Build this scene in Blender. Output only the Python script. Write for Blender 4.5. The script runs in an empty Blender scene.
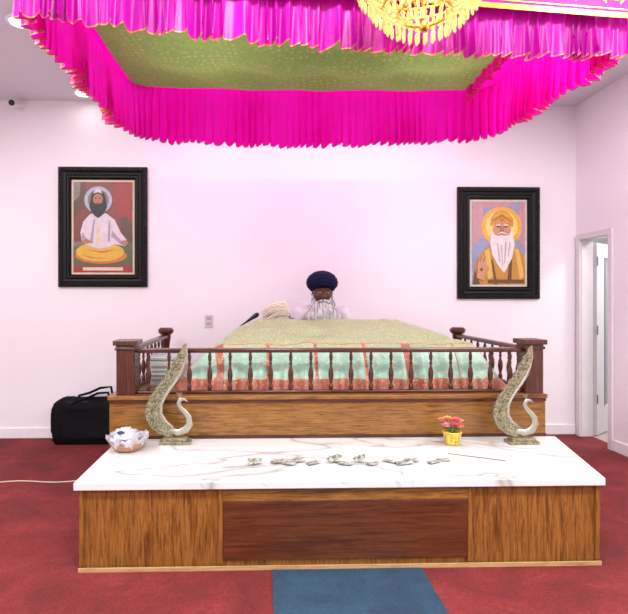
import bpy, math, random, bmesh
from mathutils import Vector, Matrix, noise
random.seed(4)
scene=bpy.context.scene
COL=scene.collection
pi=math.pi
# ------------------------------------------------------------ helpers
def lin(c):
    c=c/255.0
    return c/12.92 if c<=0.04045 else ((c+0.055)/1.055)**2.4
def C(r,g,b): return (lin(r),lin(g),lin(b),1)
class NT:
    def __init__(s,name):
        s.mat=bpy.data.materials.new(name); s.mat.use_nodes=True
        s.n=s.mat.node_tree.nodes; s.l=s.mat.node_tree.links
        s.b=s.n['Principled BSDF']; s.out=s.n['Material Output']
        s.tc=s.n.new('ShaderNodeTexCoord')
    def mapping(s,scale=(1,1,1),rot=(0,0,0),src='Object'):
        m=s.n.new('ShaderNodeMapping'); m.inputs['Scale'].default_value=scale; m.inputs['Rotation'].default_value=rot
        s.l.new(s.tc.outputs[src],m.inputs['Vector']); return m.outputs[0]
    def noise(s,vec,scale,detail=3,dist=0,rough=.5):
        t=s.n.new('ShaderNodeTexNoise'); t.inputs['Scale'].default_value=scale; t.inputs['Detail'].default_value=detail
        t.inputs['Distortion'].default_value=dist; t.inputs['Roughness'].default_value=rough
        s.l.new(vec,t.inputs['Vector']); return t.outputs['Fac']
    def voro(s,vec,scale,feature='F1',out='Distance',rnd=1.0):
        t=s.n.new('ShaderNodeTexVoronoi'); t.feature=feature; t.inputs['Scale'].default_value=scale; t.inputs['Randomness'].default_value=rnd
        s.l.new(vec,t.inputs['Vector']); return t.outputs[out]
    def wave(s,vec,scale,dist=2,detail=2,dscale=1,direction='X',kind='BANDS'):
        t=s.n.new('ShaderNodeTexWave'); t.wave_type=kind
        if kind=='BANDS': t.bands_direction=direction
        t.inputs['Scale'].default_value=scale; t.inputs['Distortion'].default_value=dist
        t.inputs['Detail'].default_value=detail; t.inputs['Detail Scale'].default_value=dscale
        s.l.new(vec,t.inputs['Vector']); return t.outputs['Fac']
    def ramp(s,fac,stops,const=False):
        r=s.n.new('ShaderNodeValToRGB'); e=r.color_ramp.elements
        if const: r.color_ramp.interpolation='CONSTANT'
        while len(e)<len(stops): e.new(.5)
        for k,(p,c) in enumerate(stops): e[k].position=p; e[k].color=c
        s.l.new(fac,r.inputs[0]); return r.outputs[0]
    def mix(s,fac,a,b,mode='MIX'):
        m=s.n.new('ShaderNodeMix'); m.data_type='RGBA'; m.blend_type=mode
        for sock,val in ((m.inputs[0],fac),(m.inputs[6],a),(m.inputs[7],b)):
            if isinstance(val,(tuple,float,int)): sock.default_value=val
            else: s.l.new(val,sock)
        return m.outputs[2]
    def math(s,op,a,b=0.0):
        m=s.n.new('ShaderNodeMath'); m.operation=op
        for sock,val in ((m.inputs[0],a),(m.inputs[1],b)):
            if isinstance(val,(float,int)): sock.default_value=val
            else: s.l.new(val,sock)
        return m.outputs[0]
    def attr(s,name):
        a=s.n.new('ShaderNodeAttribute'); a.attribute_name=name; return a.outputs['Fac']
    def color(s,c):
        if isinstance(c,tuple): s.b.inputs['Base Color'].default_value=c
        else: s.l.new(c,s.b.inputs['Base Color'])
    def bump(s,h,strength=.2,dist=.01):
        b=s.n.new('ShaderNodeBump'); b.inputs['Strength'].default_value=strength; b.inputs['Distance'].default_value=dist
        s.l.new(h,b.inputs['Height']); s.l.new(b.outputs[0],s.b.inputs['Normal'])
    def set(s,**k):
        for a,v in k.items(): s.b.inputs[a.replace('_',' ')].default_value=v
def simple(name,col,rough=.5,metal=0,var=.12,scale=12,bump=0,bs=60,emit=0,trans=0):
    t=NT(name); v=t.mapping()
    f=t.noise(v,scale,4)
    d=tuple(x*(1-var) for x in col[:3])+(1,); l=tuple(min(1,x*(1+var)) for x in col[:3])+(1,)
    c=t.ramp(f,[(.3,d),(.7,l)]); t.color(c)
    t.set(Roughness=rough,Metallic=metal)
    if bump: t.bump(t.noise(v,bs,3),bump)
    if emit:
        t.l.new(c,t.b.inputs['Emission Color']); t.b.inputs['Emission Strength'].default_value=emit
    if trans: t.b.inputs['Transmission Weight'].default_value=trans
    return t.mat
def wood(name,dark,mid,light,axis='X',rough=.35,k=1.0):
    t=NT(name)
    sc={'X':(.9,15,15),'Z':(15,15,.9),'Y':(15,.9,15)}[axis]
    v=t.mapping(tuple(x*k for x in sc))
    f=t.noise(v,1.5,6,1.2,.6)
    c=t.ramp(f,[(.28,dark),(.40,mid),(.48,light),(.54,mid),(.58,light),(.66,mid),(.8,dark)])
    f2=t.noise(v,7,4,.2,.7)
    c=t.mix(t.ramp(f2,[(.46,(0,0,0,1)),(.66,(.85,.85,.85,1))]),c,dark)
    t.color(c); t.set(Roughness=rough); t.bump(f2,.08); return t.mat

class B:
    def __init__(s): s.v=[];s.f=[];s.m=[]
    def add(s,vs,fs,mi=0):
        o=len(s.v); s.v+=[tuple(v) for v in vs]; s.f+=[tuple(i+o for i in f) for f in fs]; s.m+=[mi]*len(fs); return s
    def box(s,lo,hi,mi=0):
        x0,y0,z0=lo;x1,y1,z1=hi
        return s.add([(x0,y0,z0),(x1,y0,z0),(x1,y1,z0),(x0,y1,z0),(x0,y0,z1),(x1,y0,z1),(x1,y1,z1),(x0,y1,z1)],
          [(3,2,1,0),(4,5,6,7),(0,1,5,4),(1,2,6,5),(2,3,7,6),(3,0,4,7)],mi)
    def lathe(s,prof,c,seg=24,mi=0,sq=None):
        vs=[];fs=[]
        for r,z in prof:
            for k in range(seg):
                a=2*pi*k/seg
                vs.append((c[0]+r*math.cos(a),c[1]+r*math.sin(a),c[2]+z))
        n=len(prof)
        for j in range(n-1):
            for k in range(seg):
                k2=(k+1)%seg
                fs.append((j*seg+k,j*seg+k2,(j+1)*seg+k2,(j+1)*seg+k))
        fs.append(tuple(reversed(range(seg)))); fs.append(tuple(range((n-1)*seg,n*seg)))
        return s.add(vs,fs,mi)
    def tube(s,path,rad,seg=10,mi=0,round_ends=False,flat=1.0):
        P=[Vector(p) for p in path]
        R=[rad]*len(P) if isinstance(rad,(int,float)) else list(rad)
        if round_ends:
            d0=(P[0]-P[1]).normalized(); d1=(P[-1]-P[-2]).normalized()
            r0,r1=R[0],R[-1]
            pre=[P[0]+d0*r0*k for k in (1,.87,.5)]; pr=[r0*.05,r0*.5,r0*.87]
            post=[P[-1]+d1*r1*k for k in (.5,.87,1)]; po=[r1*.87,r1*.5,r1*.05]
            P=pre+P+post; R=pr+R+po
        vs=[];fs=[];up=None
        for i,p in enumerate(P):
            t=(P[min(i+1,len(P)-1)]-P[max(i-1,0)]).normalized()
            if up is None:
                up=Vector((0,0,1)) if abs(t.z)<.9 else Vector((1,0,0))
            a=t.cross(up).normalized(); b=a.cross(t).normalized(); up=b
            for k in range(seg):
                an=2*pi*k/seg
                off=a*math.cos(an)*R[i]+b*math.sin(an)*R[i]
                off.y*=flat
                vs.append(p+off)
        n=len(P)
        for j in range(n-1):
            for k in range(seg):
                k2=(k+1)%seg
                fs.append((j*seg+k,j*seg+k2,(j+1)*seg+k2,(j+1)*seg+k))
        fs.append(tuple(reversed(range(seg)))); fs.append(tuple(range((n-1)*seg,n*seg)))
        return s.add(vs,fs,mi)
    def ell(s,c,r,nu=24,nv=14,mi=0,fn=None):
        vs=[];fs=[]
        for j in range(nv+1):
            th=pi*j/nv
            for k in range(nu):
                a=2*pi*k/nu
                d=Vector((math.sin(th)*math.cos(a),math.sin(th)*math.sin(a),math.cos(th)))
                p=Vector((d.x*r[0],d.y*r[1],d.z*r[2]))
                if fn: p=fn(d,p)
                vs.append((c[0]+p.x,c[1]+p.y,c[2]+p.z))
        for j in range(nv):
            for k in range(nu):
                k2=(k+1)%nu
                fs.append((j*nu+k,(j+1)*nu+k,(j+1)*nu+k2,j*nu+k2))
        return s.add(vs,fs,mi)
    def prism(s,pts,y0,y1,mi=0):
        n=len(pts)
        vs=[(x,y0,z) for x,z in pts]+[(x,y1,z) for x,z in pts]
        fs=[tuple(range(n)),tuple(reversed(range(n,2*n)))]
        for k in range(n):
            k2=(k+1)%n; fs.append((k,k+n,k2+n,k2))
        return s.add(vs,fs,mi)
    def obj(s,name,mats,parent=None,label=None,cat=None,kind=None,group=None,bevel=0,smooth=False,origin=None,attrs=None,recalc=True):
        me=bpy.data.meshes.new(name); me.from_pydata(s.v,[],s.f)
        if not isinstance(mats,(list,tuple)): mats=[mats]
        for m in mats: me.materials.append(m)
        me.polygons.foreach_set('material_index',s.m)
        if attrs:
            for an,vals in attrs.items():
                a=me.attributes.new(an,'FLOAT','POINT'); a.data.foreach_set('value',vals)
        if recalc:
            bm=bmesh.new(); bm.from_mesh(me); bmesh.ops.recalc_face_normals(bm,faces=bm.faces); bm.to_mesh(me); bm.free()
        xs=[v[0] for v in s.v];ys=[v[1] for v in s.v];zs=[v[2] for v in s.v]
        c=Vector(origin) if origin else Vector(((min(xs)+max(xs))/2,(min(ys)+max(ys))/2,min(zs)))
        me.transform(Matrix.Translation(-c))
        if smooth:
            me.polygons.foreach_set('use_smooth',[True]*len(me.polygons))
        ob=bpy.data.objects.new(name,me); COL.objects.link(ob); ob.location=c
        if bevel:
            md=ob.modifiers.new('bevel','BEVEL'); md.width=bevel; md.segments=2; md.limit_method='ANGLE'
        tag(ob,parent,label,cat,kind,group); return ob
def tag(ob,parent=None,label=None,cat=None,kind=None,group=None):
    if parent is not None:
        ob.parent=parent; ob.location=ob.location-parent.location
    if label: ob['label']=label
    if cat: ob['category']=cat
    if kind: ob['kind']=kind
    if group: ob['group']=group
def empty(name,loc,label,cat,group=None):
    e=bpy.data.objects.new(name,None); e.empty_display_size=.1; e.location=loc; COL.objects.link(e)
    tag(e,None,label,cat,None,group); return e
def clone(ob,dx,dy,dz=0):
    o=ob.copy(); COL.objects.link(o); o.location=ob.location+Vector((dx,dy,dz))
    return o
def lerp(a,b,t): return a+(b-a)*t
def sst(t):
    t=max(0,min(1,t)); return t*t*(3-2*t)

# ------------------------------------------------------------ materials
def wall_mat(name,col):
    t=NT(name); v=t.mapping()
    c=t.ramp(t.noise(v,1.3,3),[(.3,tuple(x*.97 for x in col[:3])+(1,)),(.7,col)])
    t.color(c); t.set(Roughness=.6)
    t.bump(t.noise(t.mapping((3,3,9)),6,5),.12,.01); return t.mat
m_wall=wall_mat('wall_paint',(.84,.80,.835,1))
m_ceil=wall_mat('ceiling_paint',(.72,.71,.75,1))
m_trim=simple('white_trim_paint',(.82,.80,.82,1),.35,0,.03)
t=NT('red_carpet'); v=t.mapping()
c=t.ramp(t.noise(v,2.2,6,.6,.7),[(.3,C(92,20,22)),(.5,C(122,30,32)),(.72,C(152,52,52))])
c=t.mix(t.ramp(t.noise(v,120,2),[(.35,(.6,.6,.6,1)),(.65,(0,0,0,1))]),c,C(74,16,18))
t.color(c); t.set(Roughness=.95); t.bump(t.noise(v,180,2),.6,.012); m_carpet=t.mat
t=NT('blue_carpet'); v=t.mapping()
c=t.ramp(t.noise(v,5,5,.5,.65),[(.3,C(26,52,74)),(.7,C(44,78,102))])
c=t.mix(t.ramp(t.noise(v,120,2),[(.35,(.6,.6,.6,1)),(.65,(0,0,0,1))]),c,C(20,42,62))
t.color(c); t.set(Roughness=.95); t.bump(t.noise(v,180,2),.6,.012); m_blue=t.mat
t=NT('white_marble'); v=t.mapping((1,2.0,1),(0,0,.5))
n1=t.noise(v,.95,3,.7,.45); a=t.math('ABSOLUTE',t.math('SUBTRACT',n1,.5))
vein=t.ramp(a,[(0,(.7,.7,.7,1)),(.005,(.45,.45,.45,1)),(.014,(.14,.14,.14,1)),(.04,(0,0,0,1))])
n2=t.noise(v,2.0,4,1.0,.5); a2=t.math('ABSOLUTE',t.math('SUBTRACT',n2,.44))
vein2=t.ramp(a2,[(0,(.34,.34,.34,1)),(.006,(.1,.1,.1,1)),(.014,(0,0,0,1))])
c=t.mix(vein,C(210,213,212),C(132,132,116)); c=t.mix(vein2,c,C(146,150,144))
t.color(c); t.set(Roughness=.2); m_marble=t.mat
m_oakV=wood('oak_laminate_upright',C(74,40,15),C(124,76,30),C(152,102,48),'Z',.3)
m_oakH=wood('oak_laminate_flat',C(78,46,18),C(126,82,34),C(150,106,52),'X',.3)
m_panel=wood('reddish_brown_panel',C(60,28,14),C(86,42,21),C(100,54,28),'X',.35,.6)
m_dark=wood('dark_walnut',C(36,16,10),C(70,33,20),C(92,48,30),'Z',.25)
m_darkX=wood('dark_walnut_rail',C(36,16,10),C(70,33,20),C(88,46,28),'X',.25)
m_darkY=wood('dark_walnut_side_rail',C(36,16,10),C(70,33,20),C(88,46,28),'Y',.25)
m_tan=wood('tan_skirting',C(150,112,72),C(178,142,96),C(188,154,110),'X',.5)

def satin(name,col,dark,transl=.35,rough=.42,spec=.5):
    t=NT(name); v=t.mapping()
    c=t.ramp(t.noise(v,5,3),[(.3,dark),(.7,col)]); t.color(c)
    t.set(Roughness=rough); t.b.inputs['Specular IOR Level'].default_value=spec
    tr=t.n.new('ShaderNodeBsdfTranslucent'); t.l.new(c,tr.inputs['Color'])
    mx=t.n.new('ShaderNodeMixShader'); mx.inputs[0].default_value=transl
    t.l.new(t.b.outputs[0],mx.inputs[1]); t.l.new(tr.outputs[0],mx.inputs[2]); t.l.new(mx.outputs[0],t.out.inputs['Surface'])
    return t.mat
m_mag=satin('magenta_satin',(.99,.006,.62,1),(.92,.004,.52,1),.42,.42,.35)
m_pur=satin('purple_magenta_satin',(.64,.004,.46,1),(.46,.002,.33,1),.25,.38,.35)
m_hem=simple('orange_gold_hem',C(206,110,56),.4,.2)
m_gold=simple('gold_trim',C(222,180,80),.3,.7,.2,40)
t=NT('green_gold_brocade'); v=t.mapping((1,1,1),(0,0,.12))
d=t.voro(v,24,rnd=.45); d2=t.voro(v,60,rnd=.8); w=t.wave(v,14,5,2,2.5,'X')
c=t.ramp(d,[(0,C(160,112,70)),(.08,C(166,164,106)),(.20,C(124,142,76)),(.32,C(150,152,92)),(.38,C(112,134,70)),(.7,C(122,144,76))])
c=t.mix(t.ramp(d2,[(.15,(.5,.5,.5,1)),(.3,(0,0,0,1))]),c,C(176,172,112))
c=t.mix(t.ramp(w,[(.44,(0,0,0,1)),(.5,(.6,.6,.6,1)),(.56,(0,0,0,1))]),c,C(88,110,54))
t.color(c); t.set(Roughness=.5)
tr=t.n.new('ShaderNodeBsdfTranslucent'); t.l.new(c,tr.inputs['Color'])
mx=t.n.new('ShaderNodeMixShader'); mx.inputs[0].default_value=.45
t.l.new(t.b.outputs[0],mx.inputs[1]); t.l.new(tr.outputs[0],mx.inputs[2]); t.l.new(mx.outputs[0],t.out.inputs['Surface'])
m_green=t.mat

# ------------------------------------------------------------ room
YW=5.43; XR=3.43; XL=-3.7; ZC=3.62; YB=-3.0
S='structure'
B().box((XL-.12,YB,-.12),(XR+.12,YW+.12,0)).obj('floor',m_carpet,kind=S,origin=(0,0,-.12))
B().box((XL-.12,YB,ZC),(XR+.12,YW+.12,ZC+.12)).obj('ceiling',m_ceil,kind=S)
B().box((XL-.12,YW,0),(XR+.12,YW+.12,ZC)).obj('wall_back',m_wall,kind=S)
B().box((XL-.12,YB,0),(XL,YW,ZC)).obj('wall_left',m_wall,kind=S)
D0,D1,DZ=4.88,5.34,2.14
b=B(); b.box((XR,YB,0),(XR+.12,D0,ZC)); b.box((XR,D1,0),(XR+.12,YW,ZC)); b.box((XR,D0,DZ),(XR+.12,D1,ZC)); b.obj('wall_right',m_wall,kind=S)
B().box((XL,YW-.015,0),(XR,YW,.11)).obj('baseboard_back',m_trim,kind=S,bevel=.004)
B().box((XR-.015,YB,0),(XR,D0-.06,.11)).obj('baseboard_right',m_trim,kind=S,bevel=.004)
B().box((XL,YB,0),(XL+.015,YW-.015,.11)).obj('baseboard_left',m_trim,kind=S,bevel=.004)
b=B()
b.box((XR-.002,D0,.0),(XR+.125,D0+.012,DZ)); b.box((XR-.002,D1-.012,0),(XR+.125,D1,DZ)); b.box((XR-.002,D0+.012,DZ-.012),(XR+.125,D1-.012,DZ))
b.box((XR-.022,D0-.05,0),(XR-.0025,D0+.006,DZ+.05)); b.box((XR-.022,D1-.006,0),(XR-.0025,D1+.05,DZ+.05)); b.box((XR-.022,D0+.006,DZ-.006),(XR-.0025,D1-.006,DZ+.05))
b.obj('trim_1',simple('door_casing_paint',(.68,.65,.66,1),.35,0,.03),kind=S)
m_hall=wall_mat('corridor_paint',(.74,.71,.72,1)); m_hfl=simple('corridor_floor',C(170,156,146),.4,0,.06)
B().box((XR+.12,3.6,-.12),(6.2,8.0,0)).obj('floor_corridor',m_hfl,kind=S)
B().box((6.2,3.6,0),(6.3,8.0,ZC)).obj('wall_corridor_far',m_hall,kind=S)
B().box((XR+.0,8.0,0),(6.3,8.1,ZC)).obj('wall_corridor_end',m_hall,kind=S)
B().box((XR+.0,YW+.121,0),(XR+.119,8.0,ZC)).obj('wall_corridor_side',m_hall,kind=S)
B().box((XR+.12,3.5,0),(6.3,3.6,ZC)).obj('wall_corridor_near',m_hall,kind=S)
B().box((XR+.12,3.6,2.7),(6.2,8.0,2.8)).obj('ceiling_corridor',m_ceil,kind=S)
m_glass=simple('frosted_grey_glass',C(158,160,168),.15,0,.05)
m_black=simple('black_plastic',C(20,20,22),.4,0,.1)
m_dgrey=simple('dark_grey_bead',C(84,84,90),.4,0,.1)
m_steel=simple('brushed_steel',C(120,122,126),.3,.8,.05)
m_leafp=simple('door_leaf_paint',(.70,.68,.70,1),.35,0,.03)
def leaf_pt(s,t,z,base=(3.575,5.37)):
    d=(.8,.6); n=(.6,-.8)
    return (base[0]+d[0]*s+n[0]*t, base[1]+d[1]*s+n[1]*t, z)
def leaf_box(b,s0,s1,t0,t1,z0,z1,mi=0):
    pts=[leaf_pt(s,tt,z) for z in (z0,z1) for s,tt in ((s0,t0),(s1,t0),(s1,t1),(s0,t1))]
    b.add(pts,[(3,2,1,0),(4,5,6,7),(0,1,5,4),(1,2,6,5),(2,3,7,6),(3,0,4,7)],mi)
b=B()
leaf_box(b,.0,.22,0,.045,.01,2.1); leaf_box(b,.66,.86,0,.045,.01,2.1); leaf_box(b,.22,.66,0,.045,.01,.3); leaf_box(b,.22,.66,0,.045,1.95,2.1)
door=b.obj('door_1',m_leafp,kind=S)
b=B(); leaf_box(b,.221,.659,.015,.03,.301,1.949); b.obj('glass_pane',m_glass,parent=door,label='tall grey glass pane')
b=B()
for a,bb in ((.215,.228),(.652,.665)): leaf_box(b,a,bb,-.002,.05,.3,1.95)
b.obj('pane_bead',m_dgrey,parent=door,label='dark glazing bead')
b=B()
for z in (.35,1.1,1.85): leaf_box(b,-.005,.02,.046,.052,z,z+.1)
b.obj('hinge',m_steel,parent=door,label='steel hinges')

# downlights: left pair seen, those around the canopy added out of view
m_emit=simple('lamp_diffuser',(1,.97,.92,1),.4,0,.01,emit=5)
def downlight(x,y,en,col=(1,.96,.95)):
    e=empty('downlight_seen_or_added',(x,y,ZC-.02),'round recessed white ceiling downlight, left pair seen, others added unseen','ceiling light','recessed ceiling downlights')
    B().lathe([(.075,.02),(.105,.018),(.105,.006),(.09,0),(.075,.004)],(x,y,ZC-.02),28).obj('trim_ring',m_trim,parent=e,smooth=False)
    B().lathe([(.074,.001),(.074,.012)],(x,y,ZC-.02),28).obj('diffuser',m_emit,parent=e)
    l=bpy.data.lights.new('lamp_seen_or_added','AREA'); l.shape='DISK'; l.size=.15; l.energy=en; l.color=col
    o=bpy.data.objects.new('lamp_seen_or_added',l); COL.objects.link(o); o.parent=e; o.location=(0,0,-.01)
downlight(-1.87,5.2,.6); downlight(-1.87,3.87,9)
for x in (-.55,.45,1.45): downlight(x,4.70,9,(1,.45,.90))  # added pink lamps hidden by the canopy, washing the back wall with colour
for x in (-.35,1.1): downlight(x,3.0,8)  # added unseen lamps above the canopy, shining through its fabric

# ------------------------------------------------------------ blue runner
B().box((.04,-2.9,0),(.87,2.75,.006)).obj('carpet_runner',m_blue,label='blue carpet runner leading up to the wooden dais',cat='carpet runner')

# ------------------------------------------------------------ marble topped dais
e=empty('marble_topped_dais',(.43,3.15,0),'long low wooden dais with white veined marble top','dais')
FX0,FX1,FY=-1.017,1.885,2.78
def trap(b,xl0,xl1,xr0,xr1,y0,y1,z0,z1,mi=0):
    b.add([(xl0,y0,z0),(xr0,y0,z0),(xr1,y1,z0),(xl1,y1,z0),(xl0,y0,z1),(xr0,y0,z1),(xr1,y1,z1),(xl1,y1,z1)],
      [(3,2,1,0),(4,5,6,7),(0,1,5,4),(1,2,6,5),(2,3,7,6),(3,0,4,7)],mi); return b
trap(B(),FX0,FX0,FX1,2.05,FY,3.57,.0,.452).obj('body',m_oakV,parent=e)
trap(B(),-1.04,-1.04,1.90,2.11,2.74,3.585,.453,.495).obj('marble_top',m_marble,parent=e,bevel=.004,label='white marble slab with grey veins')
B().box((-.233,FY-.012,.05),(1.135,FY-.001,.375)).obj('front_panel',m_panel,parent=e,bevel=.003,label='reddish brown recessed-look wooden panel')
for x in (FX0+.012,-.245,1.147,FX1-.012):
    B().box((x-.012,FY-.016,.03),(x+.012,FY-.0005,.452)).obj('vertical_strip',m_oakV,parent=e,bevel=.002)
B().box((-.233,FY-.014,.376),(1.135,FY-.0005,.452)).obj('upper_strip',m_oakH,parent=e,bevel=.002)
B().box((FX0-.004,FY-.026,0),(FX1+.004,FY-.0165,.024)).obj('skirting_strip',m_tan,parent=e,bevel=.002,label='pale tan skirting strip')

# ------------------------------------------------------------ railed platform
PX0,PX1,PY0,PY1,PZ=-1.11,2.047,3.60,5.28,.80
e=empty('railed_platform',((PX0+PX1)/2,4.4,0),'raised oak platform with dark turned-spindle railing','platform')
B().box((PX0,PY0,0),(PX1,PY1,PZ-.03)).obj('platform_base',m_oakH,parent=e)
B().box((PX0-.012,PY0-.012,PZ-.0295),(PX1+.012,PY1,PZ)).obj('platform_deck',m_oakH,parent=e,bevel=.004)
B().box((PX0,PY0-.012,.495),(PX1,PY0-.0005,.515)).obj('base_moulding',m_darkX,parent=e)
B().box((PX0,PY0-.012,PZ-.05),(PX1,PY0-.0005,PZ-.03)).obj('upper_moulding',m_darkX,parent=e)
RX0,RX1,RY0,RY1=-1.0,1.975,3.68,5.08
def post(x,y):
    b=B()
    def sq(w0,w1,z0,z1):
        b.add([(x-w0,y-w0,z0),(x+w0,y-w0,z0),(x+w0,y+w0,z0),(x-w0,y+w0,z0),(x-w1,y-w1,z1),(x+w1,y-w1,z1),(x+w1,y+w1,z1),(x-w1,y+w1,z1)],
          [(3,2,1,0),(4,5,6,7),(0,1,5,4),(1,2,6,5),(2,3,7,6),(3,0,4,7)])
    sq(.066,.066,PZ,1.125); sq(.076,.076,1.125,1.145); sq(.068,.068,1.145,1.16); sq(.086,.086,1.16,1.195)
    return b.obj('newel_post',m_dark,parent=e,bevel=.003)
for x,y in ((RX0,RY0),(RX1,RY0)): post(x,y)
def post2(x,y):
    prof=[(.055,PZ),(.055,.86),(.04,.9),(.035,1.0),(.045,1.08),(.05,1.1),(.05,1.13),(.07,1.145),(.078,1.165),(.078,1.18),(.055,1.2)]
    return B().lathe([(r,z) for r,z in prof],(x,y,0),20).obj('newel_post',m_dark,parent=e,smooth=False)
post2(RX0,RY1); post2(RX1,RY1)
def rail(name,lo,hi,m): B().box(lo,hi).obj(name,m,parent=e,bevel=.008)
rail('handrail',(RX0+.067,RY0-.032,1.10),(RX1-.067,RY0+.032,1.132),m_darkX)
rail('bottom_rail',(RX0+.067,RY0-.022,PZ+.001),(RX1-.067,RY0+.022,PZ+.024),m_darkX)
for x in (RX0,RX1):
    rail('handrail',(x-.032,RY0+.067,1.10),(x+.032,RY1-.05,1.132),m_darkY)
    rail('bottom_rail',(x-.022,RY0+.07,PZ+.001),(x+.022,RY1-.056,PZ+.024),m_darkY)
bprof=[(.009,.0),(.016,.006),(.016,.035),(.009,.045),(.012,.06),(.018,.09),(.020,.115),(.016,.145),(.009,.17),(.008,.185),(.014,.195),(.008,.205),(.012,.225),(.014,.25),(.009,.263),(.009,.278)]
bal=B().lathe(bprof,(RX0+.15,RY0,PZ+.0235),12).obj('baluster',m_dark,parent=e,smooth=True)
for k in range(1,19): clone(bal,k*(RX1-RX0-.30)/18,0)
for x in (RX0,RX1):
    for k in range(8): clone(bal,x-(RX0+.15),.17+k*.148)

# ------------------------------------------------------------ scripture cover cloth
t=NT('brocade_cover_cloth'); v=t.mapping((1,.6,1))
w=t.wave(v,7,9,3,1.6,'DIAGONAL'); w2=t.wave(t.mapping((1,.6,1),(0,0,1.3)),8,8,3,1.5,'DIAGONAL'); vr=t.voro(v,13,rnd=.6); vr2=t.voro(v,32)
line=lambda f,k=.9:t.ramp(f,[(.38,(0,0,0,1)),(.5,(k,k,k,1)),(.62,(0,0,0,1))])
tp=t.attr('top')
base=t.mix(tp,C(142,184,164),C(150,166,120))
ptn=t.mix(tp,C(196,206,176),C(206,198,150))
c=t.mix(line(w,.85),base,ptn); c=t.mix(line(w2,.75),c,t.mix(tp,C(170,164,110),C(122,128,72)))
c=t.mix(t.ramp(vr,[(.12,(.85,.85,.85,1)),(.24,(0,0,0,1))]),c,t.mix(tp,C(200,160,112),C(192,140,96)))
c=t.mix(t.ramp(vr2,[(.12,(.6,.6,.6,1)),(.25,(0,0,0,1))]),c,C(218,212,176))
bc=t.ramp(t.voro(v,34,rnd=.6),[(.0,C(228,200,130)),(.16,C(200,112,64)),(.32,C(184,78,52)),(.5,C(156,60,44))])
bc=t.mix(line(t.wave(v,12,7,2,2.4,'DIAGONAL'),.8),bc,C(210,180,116))
c=t.mix(t.ramp(t.math('ADD',t.attr('band'),t.math('MULTIPLY',t.math('SUBTRACT',t.noise(v,30,2),.5),.35)),[(.42,(0,0,0,1)),(.5,(.9,.9,.9,1))]),c,bc)
t.color(c); t.set(Roughness=.38); t.bump(vr2,.2,.006); m_cloth=t.mat
NI,NJ=300,150; vs=[];fs=[];top=[];band=[]
CY0,CY1,CY2,CY3=3.78,4.02,4.52,4.58
for j in range(NJ+1):
    bq=j/NJ
    if bq<.32: y=lerp(CY0,CY1,bq/.32); hb=bq/.32
    elif bq<.93: y=lerp(CY1,CY2,(bq-.32)/.61); hb=1
    else: y=lerp(CY2,CY3,(bq-.93)/.07); hb=1-(bq-.93)/.07
    tc=max(0,min(1,(y-CY1)/(CY2-CY1)))
    xl=lerp(-.32,-.06,tc); xr=lerp(1.64,1.14,tc); bl=lerp(-.68,-.56,tc); br=lerp(1.88,1.66,tc); zt=lerp(1.125,1.292,sst(tc)*.35+tc*.65)
    for i in range(NI+1):
        a=i/NI
        if a<.22: s=a/.22; x=lerp(bl,xl,s); ha=s
        elif a>.78: s=(1-a)/.22; x=lerp(br,xr,s); ha=s
        else: x=lerp(xl,xr,(a-.22)/.56); ha=1
        ga=math.sin(ha*pi/2)**1.0 if ha>0 else 0; gb=math.sin(hb*pi/2)**.85 if hb>0 else 0
        h=ga*gb if (bq<.93) else min(ga,gb)
        crown=.014*math.sin(pi*a)
        z=PZ+.004+(zt+crown-PZ)*h
        side=1-h; yy=y; xx=x
        if hb<1 and bq<.5: yy+= (.022*math.sin(x*24+2*math.sin(x*5))+.012*math.sin(x*57+1.5*math.sin(x*9)))*min(1,side*1.8)
        if ha<1: xx+= .022*math.sin(y*38+1.7*math.sin(y*9))*min(1,side*1.6)
        z+= (.016*noise.noise(Vector((x*4,y*6,1)))+.009*noise.noise(Vector((x*11,y*9,4))))*h
        vs.append((xx,yy,z)); top.append(sst((h-.84)/.10))
        zz=z-PZ; bd=0
        if .0<zz<.085: bd=1
        if bq<.30:
            for xb in (-.36,.02,.40,.78,1.12,1.50):
                wd=.030 if xb in (-.36,1.12) else .010
                if abs(x-xb)<wd: bd=1
        if abs(a-.205)<.006 and bq>.28: bd=.42
        if abs(a-.795)<.006 and bq>.28: bd=.42
        if .264<bq<.286: bd=.5
        band.append(float(bd))
for j in range(NJ):
    for i in range(NI):
        o=j*(NI+1)+i; fs.append((o,o+1,o+NI+2,o+NI+1))
b=B(); b.add(vs,fs)
b.obj('scripture_cover_cloth',m_cloth,label='mint and gold brocade cloth with orange borders draped over low bedstead',cat='cloth',smooth=True,attrs={'top':top,'band':band},recalc=False)

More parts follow.
